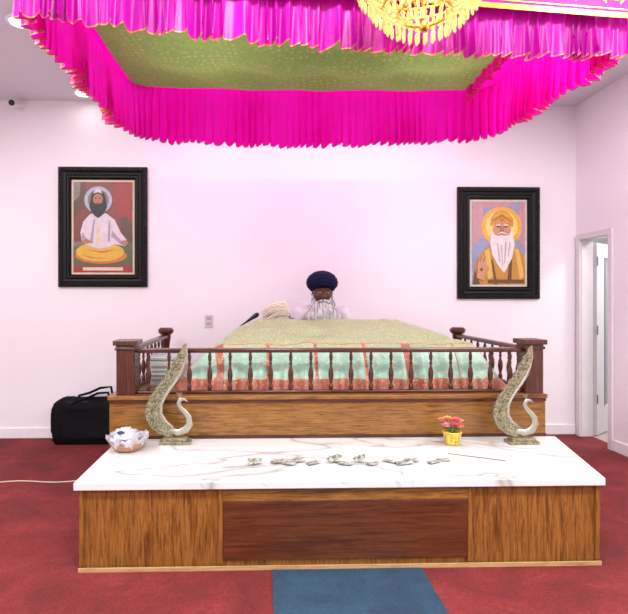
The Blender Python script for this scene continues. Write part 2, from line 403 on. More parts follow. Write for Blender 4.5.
# ------------------------------------------------------------ canopy
FL=Vector((-1.04,2.15,0)); FR=Vector((1.77,2.43,0)); BR=Vector((1.69,3.71,0)); BL=Vector((-1.01,3.72,0))
ZT=3.06
can=empty('fabric_canopy',(.35,3.0,ZT),'magenta satin canopy with ruffled valances and green brocade lining','canopy')
def path_round(corners,rad):
    out=[corners[0]]
    for k in range(1,len(corners)-1):
        p=corners[k]; a=(corners[k-1]-p).normalized(); c_=(corners[k+1]-p).normalized()
        s0=p+a*rad; s1=p+c_*rad
        for q in range(9):
            u=q/8; out.append(s0*(1-u)**2+p*2*u*(1-u)+s1*u*u)
    out.append(corners[-1]); return out
def valance(name,pts,zt,zb,n,amp,sagf=None,rows=14,label=None,ph=0,hem=.012,jit=.012,mats=None):
    cum=[0]
    for k in range(1,len(pts)): cum.append(cum[-1]+(pts[k]-pts[k-1]).length)
    Lt=cum[-1]
    def at(u):
        s=max(0,min(Lt,u*Lt))
        for k in range(1,len(pts)):
            if s<=cum[k]+1e-9:
                w=(s-cum[k-1])/(cum[k]-cum[k-1]); return pts[k-1].lerp(pts[k],w)
        return pts[-1].copy()
    N=n*12; vs=[];fs=[];mi=[]
    for i in range(N+1):
        u=i/N; p0=at(u); tg=(at(min(1,u+.012))-at(max(0,u-.012))).normalized(); nr=Vector((tg.y,-tg.x,0))
        phs=2*pi*n*u+2.2*math.sin(u*37+ph)+1.6*math.sin(u*81+ph*2)
        A=amp*(1+.5*math.sin(u*59+ph)); zbb=zb-(sagf(u) if sagf else 0)+jit*math.sin(phs+1.0)+jit*.7*math.sin(u*123+ph)
        H=zt-zbb
        for j in range(rows+2):
            s=(j/rows)*(1-hem/H) if j<=rows else 1.0
            off=A*(.2+.8*s**.8)*math.sin(phs+.5*s)+A*.4*s*math.sin(2.3*phs+s)+.015*s*math.sin(u*70+ph)
            p=p0+nr*off+tg*(.012*s*math.cos(phs))
            vs.append((p.x,p.y,zt-H*s))
    R=rows+2
    for i in range(N):
        for j in range(R-1):
            fs.append((i*R+j,(i+1)*R+j,(i+1)*R+j+1,i*R+j+1)); mi.append(1 if j==R-2 else 0)
    b=B(); b.v=vs;b.f=fs;b.m=mi
    return b.obj(name,mats or [m_mag,m_hem],parent=can,smooth=True,label=label,recalc=False)
rp=path_round([FL,BL,BR,FR],.34)
valance('ruffled_valance',rp,ZT,2.69,92,.024,lambda u:.06*math.exp(-((u-.5)/.2)**2),ph=1,hem=.007,jit=.009)
o1=Vector((0,-.03,0))
valance('front_ruffle',[FL+o1,FR+o1],2.885,2.70,52,.017,lambda u:.065*math.sin(pi*min(1,u*.95))**.8,rows=10,ph=4,hem=.006,jit=.007,mats=[m_pur,m_hem],label='short gathered purple-magenta ruffle with orange hem')
valance('inner_ruffle',[FR+Vector((-.36,.03,0)),BR+Vector((-.22,-.08,0))],ZT-.02,2.93,22,.022,rows=8,ph=6,hem=.006,label='short inner magenta ruffle')
def bandpt(u,z,o): 
    p=FL+(FR-FL)*u; return (p.x+.1*o,p.y-o,z)
def bandbox(b,u0,u1,z0,z1,o0,o1,mi=0):
    pts=[bandpt(u,z,o) for z in (z0,z1) for u,o in ((u0,o1),(u1,o1),(u1,o0),(u0,o0))]
    b.add(pts,[(3,2,1,0),(4,5,6,7),(0,1,5,4),(1,2,6,5),(2,3,7,6),(3,0,4,7)],mi)
b=B(); bandbox(b,-.005,1.005,2.85,ZT+.01,.066,.076); b.obj('embroidered_band',m_pur,parent=can,label='flat purple-magenta satin band')
b=B(); bandbox(b,-.005,1.005,2.838,2.862,.0761,.081); bandbox(b,-.005,1.005,2.876,2.881,.0761,.079)
for k in range(12):
    u=(k+.5)/12
    for q in range(6):
        a=2*pi*q/6
        bandbox(b,u+.012*math.cos(a)-.004,u+.012*math.cos(a)+.004,2.955+.030*math.sin(a)-.010,2.955+.030*math.sin(a)+.010,.0761,.079)
    for s in (-1,1):
        for q in range(6):
            bandbox(b,u+s*(.014+q*.003)-.0015,u+s*(.014+q*.003)+.0015,2.905+.009*q,2.918+.010*q,.0761,.078)
b.obj('gold_embroidery',m_gold,parent=can,label='gold border and floral embroidery')
vs=[];fs=[];mi=[];n1,n2=140,70
for j in range(n2+1):
    for i in range(n1+1):
        u=i/n1;w=j/n2
        p=(FL*(1-u)+FR*u)*(1-w)+(BL*(1-u)+BR*u)*w
        env=(math.sin(pi*u)**.6)*(math.sin(pi*w)**.6)
        z=ZT-.005-.12*env-.014*math.sin(u*30+4*math.sin(w*4))*env-.035*noise.noise(Vector((u*6,w*4,2)))*env-.012*math.sin(w*22+3*u)*env
        vs.append((p.x,p.y,z))
for j in range(n2):
    for i in range(n1):
        w_=j/n2
        o=j*(n1+1)+i; fs.append((o,o+1,o+n1+2,o+n1+1)); u=i/n1; mi.append(1 if (u<.02 or u>lerp(.87,.92,w_) or w_>.965) else 0)
b=B(); b.v=vs; b.f=fs; b.m=mi
b.obj('lining',[m_green,m_mag],parent=can,smooth=True,label='sagging green and gold brocade lining',recalc=False)
b=B()
for p,q in ((FL,FR),(FR,BR),(BR,BL),(BL,FL)): b.tube([(p.x,p.y,ZT+.012),(q.x,q.y,ZT+.012)],.010,8)
b.obj('frame_rod',m_steel,parent=can)
for p in (FL,FR,BR,BL): B().tube([(p.x,p.y,ZT+.02),(p.x,p.y,ZC)],.003,6).obj('hanging_cord',m_trim,parent=can)

# ------------------------------------------------------------ chandelier
cx,cy=.62,1.93; dz=.035
ch=empty('crystal_chandelier',(cx,cy,2.48+dz),'tiered gold crystal chandelier hanging before the canopy','chandelier')
m_crys=simple('amber_crystal',C(250,214,136),.05,.15,.35,60,emit=.25)
m_brass=simple('polished_brass',C(226,180,86),.2,.9,.1)
rings=[(.27,2.84+dz),(.255,2.735+dz),(.205,2.665+dz),(.155,2.61+dz),(.10,2.575+dz)]
for r,z in rings:
    b=B(); pth=[(cx+r*math.cos(2*pi*k/40),cy+r*math.sin(2*pi*k/40),z) for k in range(41)]
    b.tube(pth,.007,8); b.obj('brass_ring',m_brass,parent=ch,smooth=True)
    b=B(); n=int(r*200)
    for k in range(n):
        a=2*pi*k/n; x=cx+r*math.cos(a); y=cy+r*math.sin(a)
        b.ell((x,y,z-.016),(.006,.006,.008),6,4)
        b.lathe([(.001,0),(.0075,-.012),(.007,-.045),(.001,-.055)],(x,y,z-.025),5)
    b.obj('crystal_fringe',m_crys,parent=ch,kind='stuff',recalc=True)
for (r0,z0),(r1,z1) in zip(rings[:-1],rings[1:]):
    b=B(); n=int(r1*150)+6
    for k in range(n):
        a=2*pi*(k+.5)/n
        for q in range(6):
            u=(q+.5)/6; r=lerp(r0,r1,u); z=lerp(z0,z1,u)-.012*math.sin(pi*u)
            b.ell((cx+r*math.cos(a),cy+r*math.sin(a),z),(.007,.007,.008),6,4)
    b.obj('bead_strand_tier',m_crys,parent=ch,kind='stuff')
b=B(); b.tube([(cx,cy,2.60+dz),(cx,cy,3.58)],.01,10); b.lathe([(.06,0),(.06,.02),(.02,.05)],(cx,cy,3.56),20)
for k in range(8):
    a=2*pi*k/8; b.tube([(cx,cy,3.15),(cx+.12*math.cos(a),cy+.12*math.sin(a),3.05),(cx+.27*math.cos(a),cy+.27*math.sin(a),2.84+dz)],.005,6)
b.lathe([(.01,0),(.022,.015),(.012,.04)],(cx,cy,2.50+dz),14)
b.obj('stem',m_brass,parent=ch,smooth=True)
m_bulb=simple('warm_bulb',(1,.8,.5,1),.4,0,.02,emit=8)
for k in range(6):
    a=2*pi*k/6; B().ell((cx+.1*math.cos(a),cy+.1*math.sin(a),2.74+dz),(.02,.02,.035),12,8).obj('bulb',m_bulb,parent=ch,smooth=True)
l=bpy.data.lights.new('chandelier_glow','POINT'); l.energy=2.5; l.color=(1,.85,.62); l.shadow_soft_size=.08
o=bpy.data.objects.new('chandelier_glow',l); COL.objects.link(o); o.parent=ch; o.location=(0,0,.22)

# ------------------------------------------------------------ framed pictures
m_frame=simple('black_carved_frame',C(7,6,6),.45,0,.3,30,.2,90)
m_frame.node_tree.nodes['Principled BSDF'].inputs['Specular IOR Level'].default_value=.25
def flat(name,c): return simple(name,c,.35,0,.10,18)
def ellp(cx_,cz_,rx,rz,n=28,a0=0,a1=2*pi): return [(cx_+rx*math.cos(a0+(a1-a0)*k/n),cz_+rz*math.sin(a0+(a1-a0)*k/n)) for k in range(n)]
def picture(x0,x1,z0,z1,label,mats,layers):
    yb=YW-.001; w=x1-x0;h=z1-z0
    e=empty('framed_picture',((x0+x1)/2,yb-.03,z0),label,'framed picture')
    m=.135
    b=B()
    prof=[(0,0),(0,.03),(.02,.05),(.045,.052),(.06,.036),(.085,.032),(.10,.045),(.118,.045),(m,.02),(m,0)]
    vs=[]
    for ins,dp in prof:
        vs+=[(x0+ins,yb-dp,z0+ins),(x1-ins,yb-dp,z0+ins),(x1-ins,yb-dp,z1-ins),(x0+ins,yb-dp,z1-ins)]
    fs=[]
    for j in range(len(prof)-1):
        for k in range(4):
            k2=(k+1)%4; fs.append((j*4+k,j*4+k2,(j+1)*4+k2,(j+1)*4+k))
    b.add(vs,fs)
    def beads(xa,za,xb,zb,n):
        for k in range(n):
            u=(k+.5)/n; b.ell((lerp(xa,xb,u),yb-.045,lerp(za,zb,u)),(.016,.014,.016),8,6)
    i=.03
    beads(x0+i,z0+i,x1-i,z0+i,int(w/.04)); beads(x0+i,z1-i,x1-i,z1-i,int(w/.04)); beads(x0+i,z0+i,x0+i,z1-i,int(h/.04)); beads(x1-i,z0+i,x1-i,z1-i,int(h/.04))
    b.obj('frame',m_frame,parent=e,bevel=0)
    q=m+.001
    b=B(); px0,px1,pz0,pz1=x0+q,x1-q,z0+q,z1-q
    b.box((px0,yb-.012,pz0),(px1,yb-.002,pz1),0)
    g=.022; ax0,ax1,az0,az1=px0+g,px1-g,pz0+g,pz1-g
    Y=yb-.012
    for k,(mi,pts) in enumerate(layers):
        P=[(lerp(ax0,ax1,min(1,max(0,u))),lerp(az0,az1,min(1,max(0,v_)))) for u,v_ in pts]
        b.prism(P,Y-.0006*(k+1),Y-.0003,mi)
    b.obj('picture_print',mats,parent=e,recalc=True)
    return e
rect=lambda a,b_,c_,d:[(a,b_),(c_,b_),(c_,d),(a,d)]
PM=[flat('print_cream',C(206,190,164)),flat('print_maroon',C(122,58,46)),flat('print_olive',C(84,90,58)),flat('print_halo',C(164,172,186)),
    flat('print_hair',C(18,14,14)),flat('print_skin',C(166,112,84)),flat('print_white',C(206,194,202)),flat('print_yellow',C(206,166,50)),
    flat('print_red',C(146,40,34)),flat('print_shadow',C(160,142,156)),flat('print_brown',C(88,58,42)),flat('print_orange',C(186,112,44)),flat('print_grey',C(128,110,100))]
L=[(1,rect(0,.3,1,1)),(10,[(0,.60),(.16,.70),(.22,.85),(.2,1),(0,1)]),(12,[(.0,.78),(.10,.84),(.12,1),(0,1)]),(8,[(.72,1),(.66,.78),(.82,.62),(1,.56),(1,1)]),(10,[(.8,.6),(.9,.62),(1,.5),(1,.3),(.8,.3)]),
   (2,rect(0,.0,1,.33)),(12,[(0,.33),(.3,.36),(.3,.3),(0,.28)]),(8,rect(0,.0,1,.07)),(0,rect(.16,.02,.84,.055)),
   (3,ellp(.42,.80,.235,.150)),(12,ellp(.42,.80,.18,.115)),
   (11,ellp(.47,.18,.44,.085)),(7,ellp(.45,.225,.41,.105)),(11,[(.2,.25),(.5,.21),(.75,.26),(.5,.235)]),(11,[(.1,.20),(.3,.155),(.6,.15),(.3,.17)]),
   (6,[(.17,.56),(.28,.64),(.42,.67),(.56,.65),(.70,.58),(.80,.44),(.90,.36),(.88,.29),(.70,.31),(.62,.28),(.44,.26),(.26,.29),(.15,.33),(.12,.44)]),
   (9,[(.34,.58),(.37,.60),(.33,.33),(.28,.33)]),(9,[(.60,.58),(.63,.56),(.62,.34),(.58,.34)]),(9,[(.66,.46),(.84,.33),(.80,.31),(.64,.40)]),(9,[(.16,.44),(.24,.36),(.20,.34),(.14,.38)]),
   (0,[(.40,.52),(.44,.52),(.46,.30),(.38,.30)]),
   (5,ellp(.87,.325,.065,.028)),(5,ellp(.22,.34,.07,.026)),(5,[(.26,.35),(.34,.335),(.34,.325),(.24,.325)]),
   (4,ellp(.42,.825,.12,.085)),(4,[(.30,.83),(.275,.72),(.32,.655),(.37,.62),(.42,.60),(.47,.62),(.52,.655),(.565,.72),(.54,.83)]),
   (5,ellp(.42,.805,.082,.062)),(4,[(.335,.79),(.36,.755),(.42,.765),(.48,.755),(.505,.79),(.50,.70),(.42,.64),(.34,.70)]),
   (4,ellp(.385,.82,.022,.006,12)),(4,ellp(.455,.82,.022,.006,12)),(11,[(.41,.815),(.43,.815),(.437,.782),(.403,.782)]),(8,ellp(.42,.752,.022,.005,12)),
   (6,[(.345,.868),(.37,.905),(.42,.925),(.47,.905),(.495,.868),(.42,.885)])]
picture(-2.209,-1.265,1.618,2.904,'ornate black framed print of seated bearded man in white',PM,L)
PM2=[flat('print_cream_mat',C(206,198,186)),flat('print_sky',C(140,146,176)),flat('print_rose',C(186,140,146)),flat('print_gold_halo',C(220,166,60)),
    flat('print_turban',C(206,140,36)),flat('print_tan_skin',C(192,140,104)),flat('print_beard',C(222,214,212)),flat('print_robe',C(184,136,48)),
    flat('print_umber',C(104,64,36)),flat('print_halo_core',C(236,206,116)),flat('print_dark',C(50,36,30)),flat('print_beard_shade',C(178,168,170)),flat('print_robe_light',C(214,174,84))]
L2=[(1,rect(0,0,1,1)),(2,[(0,.45),(.25,.6),(.2,1),(0,1)]),(2,[(1,.4),(.82,.6),(.9,1),(1,1)]),(2,[(.2,.92),(.8,.95),(.8,1),(.2,1)]),
   (3,ellp(.56,.70,.38,.24)),(9,ellp(.56,.70,.30,.19)),
   (7,[(.02,.0),(.06,.26),(.2,.40),(.34,.48),(.76,.48),(.9,.42),(1,.3),(1,0)]),
   (8,[(.02,.0),(.05,.18),(.16,.0)]),(12,[(.80,.44),(.88,.42),(.98,.1),(.9,.06)]),(8,[(.70,.30),(.76,.34),(.74,.04),(.66,.0)]),(12,[(.24,.40),(.32,.44),(.40,.1),(.30,.06)]),(8,[(.36,.30),(.39,.3),(.48,.0),(.42,.0)]),
   (8,rect(.30,.015,.98,.06)),
   (5,ellp(.56,.66,.17,.115)),(6,[(.37,.66),(.42,.60),(.50,.585),(.56,.60),(.62,.585),(.70,.60),(.75,.66),(.80,.48),(.75,.32),(.64,.18),(.60,.14),(.48,.24),(.38,.36),(.34,.5)]),
   (11,[(.46,.5),(.49,.5),(.53,.28),(.51,.26)]),(11,[(.62,.52),(.65,.5),(.62,.26),(.60,.26)]),(11,[(.54,.48),(.56,.48),(.58,.22),(.57,.22)]),(11,[(.70,.52),(.72,.5),(.69,.34),(.67,.34)]),
   (4,[(.35,.70),(.36,.80),(.44,.875),(.56,.895),(.68,.87),(.77,.79),(.77,.70),(.66,.745),(.56,.765),(.45,.745)]),
   (8,[(.38,.76),(.56,.825),(.74,.75),(.74,.758),(.56,.838),(.38,.77)]),(12,[(.40,.81),(.56,.86),(.72,.80),(.72,.812),(.56,.875),(.41,.825)]),(8,[(.52,.80),(.56,.76),(.60,.80),(.56,.775)]),
   (10,ellp(.49,.695,.034,.008,12)),(10,ellp(.63,.695,.034,.008,12)),(6,ellp(.49,.715,.045,.007,12)),(6,ellp(.63,.715,.045,.007,12)),(8,[(.545,.70),(.575,.70),(.59,.645),(.53,.645)]),(5,[(.55,.70),(.57,.70),(.58,.65),(.54,.65)]),
   (8,ellp(.56,.610,.03,.005,12)),(6,[(.44,.60),(.56,.635),(.68,.60),(.56,.615)]),
   (5,[(.08,.08),(.10,.24),(.12,.32),(.15,.32),(.155,.26),(.175,.34),(.205,.34),(.205,.26),(.235,.32),(.26,.31),(.25,.23),(.30,.22),(.32,.19),(.24,.12),(.22,.04)]),
   (8,ellp(.17,.18,.03,.02,12))]
picture(2.105,3.012,1.49,2.714,'ornate black framed print of white-bearded man in golden turban',PM2,L2)

# ------------------------------------------------------------ outlet & security camera & cable
e=empty('wall_outlet',(-.605,YW-.008,1.18),'white electrical wall outlet plate','wall outlet')
B().box((-.65,YW-.008,1.18),(-.56,YW-.0005,1.32)).obj('cover_plate',simple('outlet_plate',C(205,203,206),.4,0,.03),parent=e,bevel=.002)
b=B()
for z in (1.205,1.262): b.box((-.63,YW-.0105,z),(-.58,YW-.0082,z+.035))
b.obj('socket_face',simple('outlet_grey',C(170,168,170),.4),parent=e)
e=empty('security_camera',(-2.63,YW-.04,3.5),'small white wall-mounted security camera with dark lens','security camera')
B().box((-2.67,YW-.02,3.50),(-2.59,YW-.0005,3.58)).obj('mount_bracket',m_trim,parent=e,bevel=.004)
B().tube([(-2.63,YW-.021,3.55),(-2.63,YW-.16,3.53)],.036,16).obj('camera_housing',m_trim,parent=e,bevel=.003)
B().tube([(-2.63,YW-.161,3.53),(-2.63,YW-.172,3.529)],.030,16).obj('camera_lens',m_black,parent=e)
m_cord=simple('white_cord',C(196,180,166),.5)
B().tube([(-3.6+k*.1, 4.12+.03*math.sin(k*.9)+.02*math.sin(k*.37), .005) for k in range(26)],.005,8).obj('power_cord',m_cord,label='thin white power cord lying on red carpet',cat='cord',smooth=True)

# ------------------------------------------------------------ black bag
m_bag=simple('black_nylon',C(8,8,13),.85,0,.4,10,.4,24)
m_bag.node_tree.nodes['Principled BSDF'].inputs['Specular IOR Level'].default_value=.2
e=empty('duffel_bag',(-1.85,5.26,0),'soft black duffel bag with handles against the wall','bag')
def bagfn(d,p):
    def se(v,k): return math.copysign(abs(v)**k,v)
    q=Vector((se(d.x,.26)*.37,se(d.y,.45)*.12,se(d.z,.32)*.225))
    q.x*=1-.06*(d.z+1)*.5; q.y*=1-.40*max(0,d.z)
    q+=Vector((.7,1,1.2))*.022*noise.noise(d*2.4)+Vector((1,1.3,.8))*.012*noise.noise(d*6)
    if d.z<-.7: q.z=-.235
    return q
B().ell((-1.83,5.26,.236),(.34,.13,.23),64,36,fn=bagfn).obj('bag_body',m_bag,parent=e,smooth=True)
for k,dy in enumerate((-.09,.02)):
    hh=(-.02,.02)[k]
    B().tube([(-1.98,5.26+dy,.40),(-1.94,5.26+dy*.9,.46+hh),(-1.83,5.26+dy*.7,.49+hh),(-1.72,5.26+dy*.8,.54+hh),(-1.61,5.26+dy*.9,.55+hh),(-1.58,5.26+dy,.40)],.013,8).obj('bag_handle',m_bag,parent=e,smooth=True)
B().tube([(-2.10,5.19,.43),(-1.83,5.19,.435),(-1.56,5.19,.43)],.004,6).obj('zip',m_black,parent=e)

# ------------------------------------------------------------ bird ornaments
t=NT('champagne_glitter'); v=t.mapping()
c=t.ramp(t.voro(v,130,out='Color'),[(.2,C(94,92,70)),(.5,C(128,122,94)),(.8,C(164,156,128))])
t.color(c); t.set(Roughness=.4,Metallic=.35); t.bump(t.voro(v,130),.2,.003); m_glit=t.mat
m_silver=simple('silver_edge',C(170,168,154),.3,.5,.14,60)
m_eye=simple('dark_gold_spot',C(92,92,64),.4,.3)
def ornament(x,y,z,s,label):
    e=empty('bird_ornament',(x,y,z),label,'ornament','glittery bird ornaments')
    P=lambda a,b_:(x+a*s,z+b_*s)
    b=B(); b.box((x-8*s,y-.05,z),(x+22*s,y+.05,z+3*s)); b.box((x-5*s,y-.04,z+3*s+.0002),(x+19*s,y+.04,z+6*s)); b.obj('plinth',m_glit,parent=e,bevel=.003)
    ctl=[(4,7),(-5,9),(-12,13),(-18,19),(-21,26),(-21,34),(-18,43),(-13,51),(-7,59),(-2,66),(3,74),(8,83),(13,91),(18,99)]
    inn=[(18,88),(15.5,78),(12,69),(7,61),(1,53),(-4,45),(-7,38),(-7,29),(-3,22),(5,15)]
    outer=[]
    for k in range(len(ctl)-1):
        (a0,b0),(a1,b1)=ctl[k],ctl[k+1]
        nx,nz=-(b1-b0),(a1-a0); l_=math.hypot(nx,nz); nx/=l_;nz/=l_
        for q in range(5):
            u=q/5; bu=1.8*math.sin(pi*u)
            outer.append((lerp(a0,a1,u)+nx*bu,lerp(b0,b1,u)+nz*bu))
    outer.append(ctl[-1])
    b=B(); b.prism([P(*p) for p in outer+inn],y-.009,y+.009)
    for (a,c_) in ((-12,16),(-15.5,24),(-15.5,33),(-13,42),(-8,50.5),(-2.5,59),(3,67.5),(8,76),(12,85)):
        b.lathe([(.001,-.003),(.009,-.001),(.009,.001)],(0,0,0),10,1)
        for q in range(len(b.v)-30,len(b.v)):
            vx,vy,vz=b.v[q]; b.v[q]=(x+a*s+vx,y-.011+vz,z+c_*s+vy)
    b.obj('feathered_tail',[m_glit,m_eye],parent=e,bevel=0)
    b=B(); pth=[(p[0],p[1]) for p in inn[::-1]]+[(18,99)]
    b.tube([(P(*p)[0],y-.002,P(*p)[1]) for p in pth],[.010]*3+[.011]*5+[.009,.006,.003],8)
    b.tube([(P(*p)[0],y-.002,P(*p)[1]) for p in ctl],[.006]*13+[.003],6)
    b.obj('silver_rib',m_silver,parent=e,smooth=True,label='pale silver curved outline')
    b=B(); nk=[(2,13),(10,10),(17,13),(21,19),(20,26),(16,31),(12,35),(10,39.5),(12,43.5),(15.5,43.5),(19.5,41)]
    b.tube([(P(*p)[0],y-.004,P(*p)[1]) for p in nk],[.020,.026,.027,.024,.020,.017,.014,.014,.015,.009,.002],12,flat=.4)
    b.obj('bird_body',m_silver,parent=e,smooth=True,label='pale silver curved neck and body')
    b=B()
    for k in range(3): b.tube([(x+12*s,y,z+44.5*s),(x+(8+2.5*k)*s,y,z+50*s)],[.002,.004],6)
    b.obj('crest',m_glit,parent=e)
ornament(-.668,3.48,.4955,.0070,'tall glittery champagne bird ornament beside the foil-lined bowl')
ornament(1.73,3.42,.4955,.0068,'tall glittery champagne bird ornament near the flower pot')

# ------------------------------------------------------------ bowl
bx,by,bz=-.905,3.33,.4955; Q=.9
e=empty('offering_bowl',(bx,by,bz),'round bowl lined with pale crinkled wrap and folded cloth','bowl')
m_terra=simple('terracotta_glaze',C(176,122,90),.35,0,.15); m_foil=simple('crumpled_foil',C(196,194,198),.3,.3,.18,30,.4,40)
B().lathe([(r*Q,z*Q) for r,z in [(.06,0),(.075,.003),(.11,.03),(.130,.06),(.133,.065),(.12,.065),(.09,.03),(.02,.012)]],(bx,by,bz),32).obj('bowl_shell',m_terra,parent=e,smooth=True)
def fo(d,p):
    k=1+.22*noise.noise(d*3)+.16*noise.noise(d*7); return Vector((p.x*k,p.y*k,p.z*(.9+.5*noise.noise(d*5))))
b=B(); n=64
prof=[(.116,.050),(.134,.067),(.150,.10),(.147,.112),(.13,.085),(.10,.07),(.02,.06)]
vs=[];fs=[]
for j,(r,z) in enumerate(prof):
    for k in range(n):
        a=2*pi*k/n; rr=Q*r*(1+.04*math.sin(9*a+j)+.03*math.sin(17*a+2*j)); vs.append((bx+rr*math.cos(a),by+rr*math.sin(a),bz+Q*(z+.010*math.sin(7*a+j)+.006*math.sin(19*a))))
for j in range(len(prof)-1):
    for k in range(n):
        k2=(k+1)%n; fs.append((j*n+k,j*n+k2,(j+1)*n+k2,(j+1)*n+k))
b.add(vs,fs); b.obj('foil_lining',m_foil,parent=e,smooth=True)
m_wc=simple('crinkled_wrap',C(192,190,198),.4,.05,.25,16,.6,26); m_bc=simple('blue_cotton',C(50,56,96),.8)
B().ell((bx-.01,by,bz+.09),(.094,.09,.055),48,24,fn=fo).obj('crinkled_wrap',m_wc,parent=e,smooth=True,label='pale crinkled plastic wrap')
B().ell((bx-.03,by-.055,bz+.13),(.026,.02,.010),24,10,fn=fo).obj('folded_cloth',m_bc,parent=e,smooth=True,label='small dark blue cloth')

# ------------------------------------------------------------ flower pot
fx,fy,fz=1.285,3.40,.4955; K=.9
e=empty('flower_pot',(fx,fy,fz),'small yellow patterned pot with pink and orange artificial flowers','flower pot')
t=NT('yellow_pot'); v=t.mapping()
t.color(t.ramp(t.voro(v,38,rnd=.3),[(.12,C(104,124,56)),(.22,C(200,130,60)),(.32,C(206,170,50)),(.6,C(222,198,80))])); t.set(Roughness=.3); m_pot=t.mat
B().lathe([(r*K,z*K) for r,z in [(.045,0),(.05,.004),(.060,.045),(.068,.088),(.072,.092),(.072,.102),(.062,.102),(.05,.08),(.01,.075)]],(fx,fy,fz),28).obj('pot',m_pot,parent=e,smooth=True)
m_leaf=simple('green_leaf',C(84,136,80),.5); mf=[simple('coral_petal',C(232,132,112),.6),simple('pink_petal',C(234,160,172),.6),simple('orange_petal',C(234,164,104),.6),simple('red_petal',C(224,116,120),.6)]
def flower(c,r,m):
    b=B()
    for ring,(nn,rr,tilt) in enumerate(((7,r,.25),(6,r*.75,.7),(4,r*.45,1.2))):
        for k in range(nn):
            a=2*pi*k/nn+ring*.5
            d=Vector((math.cos(a)*math.cos(tilt),math.sin(a)*math.cos(tilt),math.sin(tilt)))
            sd=Vector((-math.sin(a),math.cos(a),0))
            pts=[Vector(c)+d*rr*u+sd*w*rr*.42+Vector((0,0,.15*rr*u*u)) for u,w in ((.05,0),(.5,-.8),(.9,-.7),(1.05,0),(.9,.7),(.5,.8))]
            pts.append(Vector(c)+d*rr*.55-Vector((0,0,.12*rr)))
            b.add(pts,[(0,1,6),(1,2,6),(2,3,6),(3,4,6),(4,5,6),(5,0,6)])
    b.obj('flower_head',m,parent=e,recalc=False)
for k,(dx,dy,dz_,r) in enumerate(((-.045,-.02,.14,.046),(.035,-.03,.135,.048),(0,-.045,.165,.044),(-.02,.03,.18,.044),(.055,.02,.165,.044),(-.065,.02,.175,.040),(.015,-.03,.19,.038))):
    dx*=K;dy*=K;dz_*=K;r*=K
    B().tube([(fx,fy,fz+.075),(fx+dx*.6,fy+dy*.6,fz+.10),(fx+dx,fy+dy,fz+dz_)],.003,6).obj('stem',m_leaf,parent=e)
    flower((fx+dx,fy+dy,fz+dz_),r,mf[(k*3+1)%4])
b=B()
for k in range(9):
    a=2*pi*k/9; c0=Vector((fx,fy,fz+.09)); d=Vector((math.cos(a),math.sin(a),.45)); sd=Vector((-math.sin(a),math.cos(a),0))
    b.add([c0+d*.02,c0+d*.055+sd*.016,c0+d*.085,c0+d*.055-sd*.016],[(0,1,2,3)])
b.obj('leaves',m_leaf,parent=e,kind='stuff',recalc=False)

# ------------------------------------------------------------ banknotes
t=NT('banknote_paper'); v=t.mapping()
t.color(t.ramp(t.noise(v,38,4,.5),[(.36,C(88,96,86)),(.48,C(132,138,124)),(.62,C(172,174,162))])); t.set(Roughness=.8); m_note=t.mat
def note(x,y,rot,crump,sx=.13,sy=.06,seed=0,fold=0):
    n1,n2=16,10; vs=[];fs=[]
    for j in range(n2+1):
        for i in range(n1+1):
            u=(i/n1-.5);w=(j/n2-.5)
            px=u*sx; py=w*sy*(1-.3*fold)
            z=.003+crump*(.5+.5*noise.noise(Vector((u*3+seed,w*3,seed*1.7))))+fold*(.5-abs(w+.12*math.sin(u*5+seed)))*.05
            X=px*math.cos(rot)-py*math.sin(rot); Y=px*math.sin(rot)+py*math.cos(rot)
            vs.append((x+X+.006*noise.noise(Vector((u*5,w*5,seed))),y+Y,.4955+z))
    for j in range(n2):
        for i in range(n1):
            o=j*(n1+1)+i; fs.append((o,o+1,o+n1+2,o+n1+1))
    ob=B().add(vs,fs).obj('banknote',m_note,label='folded grey-green banknote lying on the marble top',cat='banknote',group='banknotes on the marble top',recalc=False)
    md=ob.modifiers.new('thick','SOLIDIFY'); md.thickness=.0012; md.offset=1
notes=[(-.06,3.02,.25,.024,.08,.08,1.0),(.08,3.05,.5,.010,.09,.05,.1),(.145,3.01,-.3,.014,.08,.05,.3),(.21,3.06,.15,.018,.07,.06,.5),(.29,3.02,.6,.010,.09,.05,.1),
 (.43,3.05,.3,.024,.09,.08,1.0),(.49,3.0,-.4,.010,.08,.05,.1),(.58,3.04,.2,.026,.07,.09,1.2),(.65,3.00,.5,.010,.08,.045,.2),(.77,3.04,-.5,.010,.09,.045,.1),(.84,3.0,.3,.010,.11,.05,.3),(.90,3.05,-.3,.014,.09,.05,.2),(1.03,3.02,.5,.01,.09,.04,.1),(1.10,3.06,-.2,.01,.08,.04,.1)]
for k,(x,y,r,cr,sx,sy,fo_) in enumerate(notes): note(x,y,r,cr,sx,sy,k*3.1,fo_)
m_stick=simple('grey_metal_rod',C(120,118,114),.3,.5)
B().tube([(1.18,3.19,.4988),(1.48,3.04,.4988)],.0030,8).obj('incense_stick',m_stick,label='thin grey stick lying on the marble top',cat='stick')

# ------------------------------------------------------------ storage box on platform
e=empty('storage_box',(-.80,4.15,PZ),'white plastic storage box inside the railing','box')
B().box((-.93,4.0,PZ+.0005),(-.72,4.3,PZ+.20)).obj('box_body',simple('white_plastic',C(186,190,184),.4,0,.06),parent=e,bevel=.012)
B().box((-.94,3.99,PZ+.2005),(-.71,4.31,PZ+.235)).obj('lid',simple('grey_lid',C(150,156,154),.4),parent=e,bevel=.01)
b=B()
for k in range(4): b.box((-.90,3.992,PZ+.04+k*.035),(-.75,3.9995,PZ+.055+k*.035))
b.obj('side_grip',simple('grey_vent',C(130,134,132),.5),parent=e)

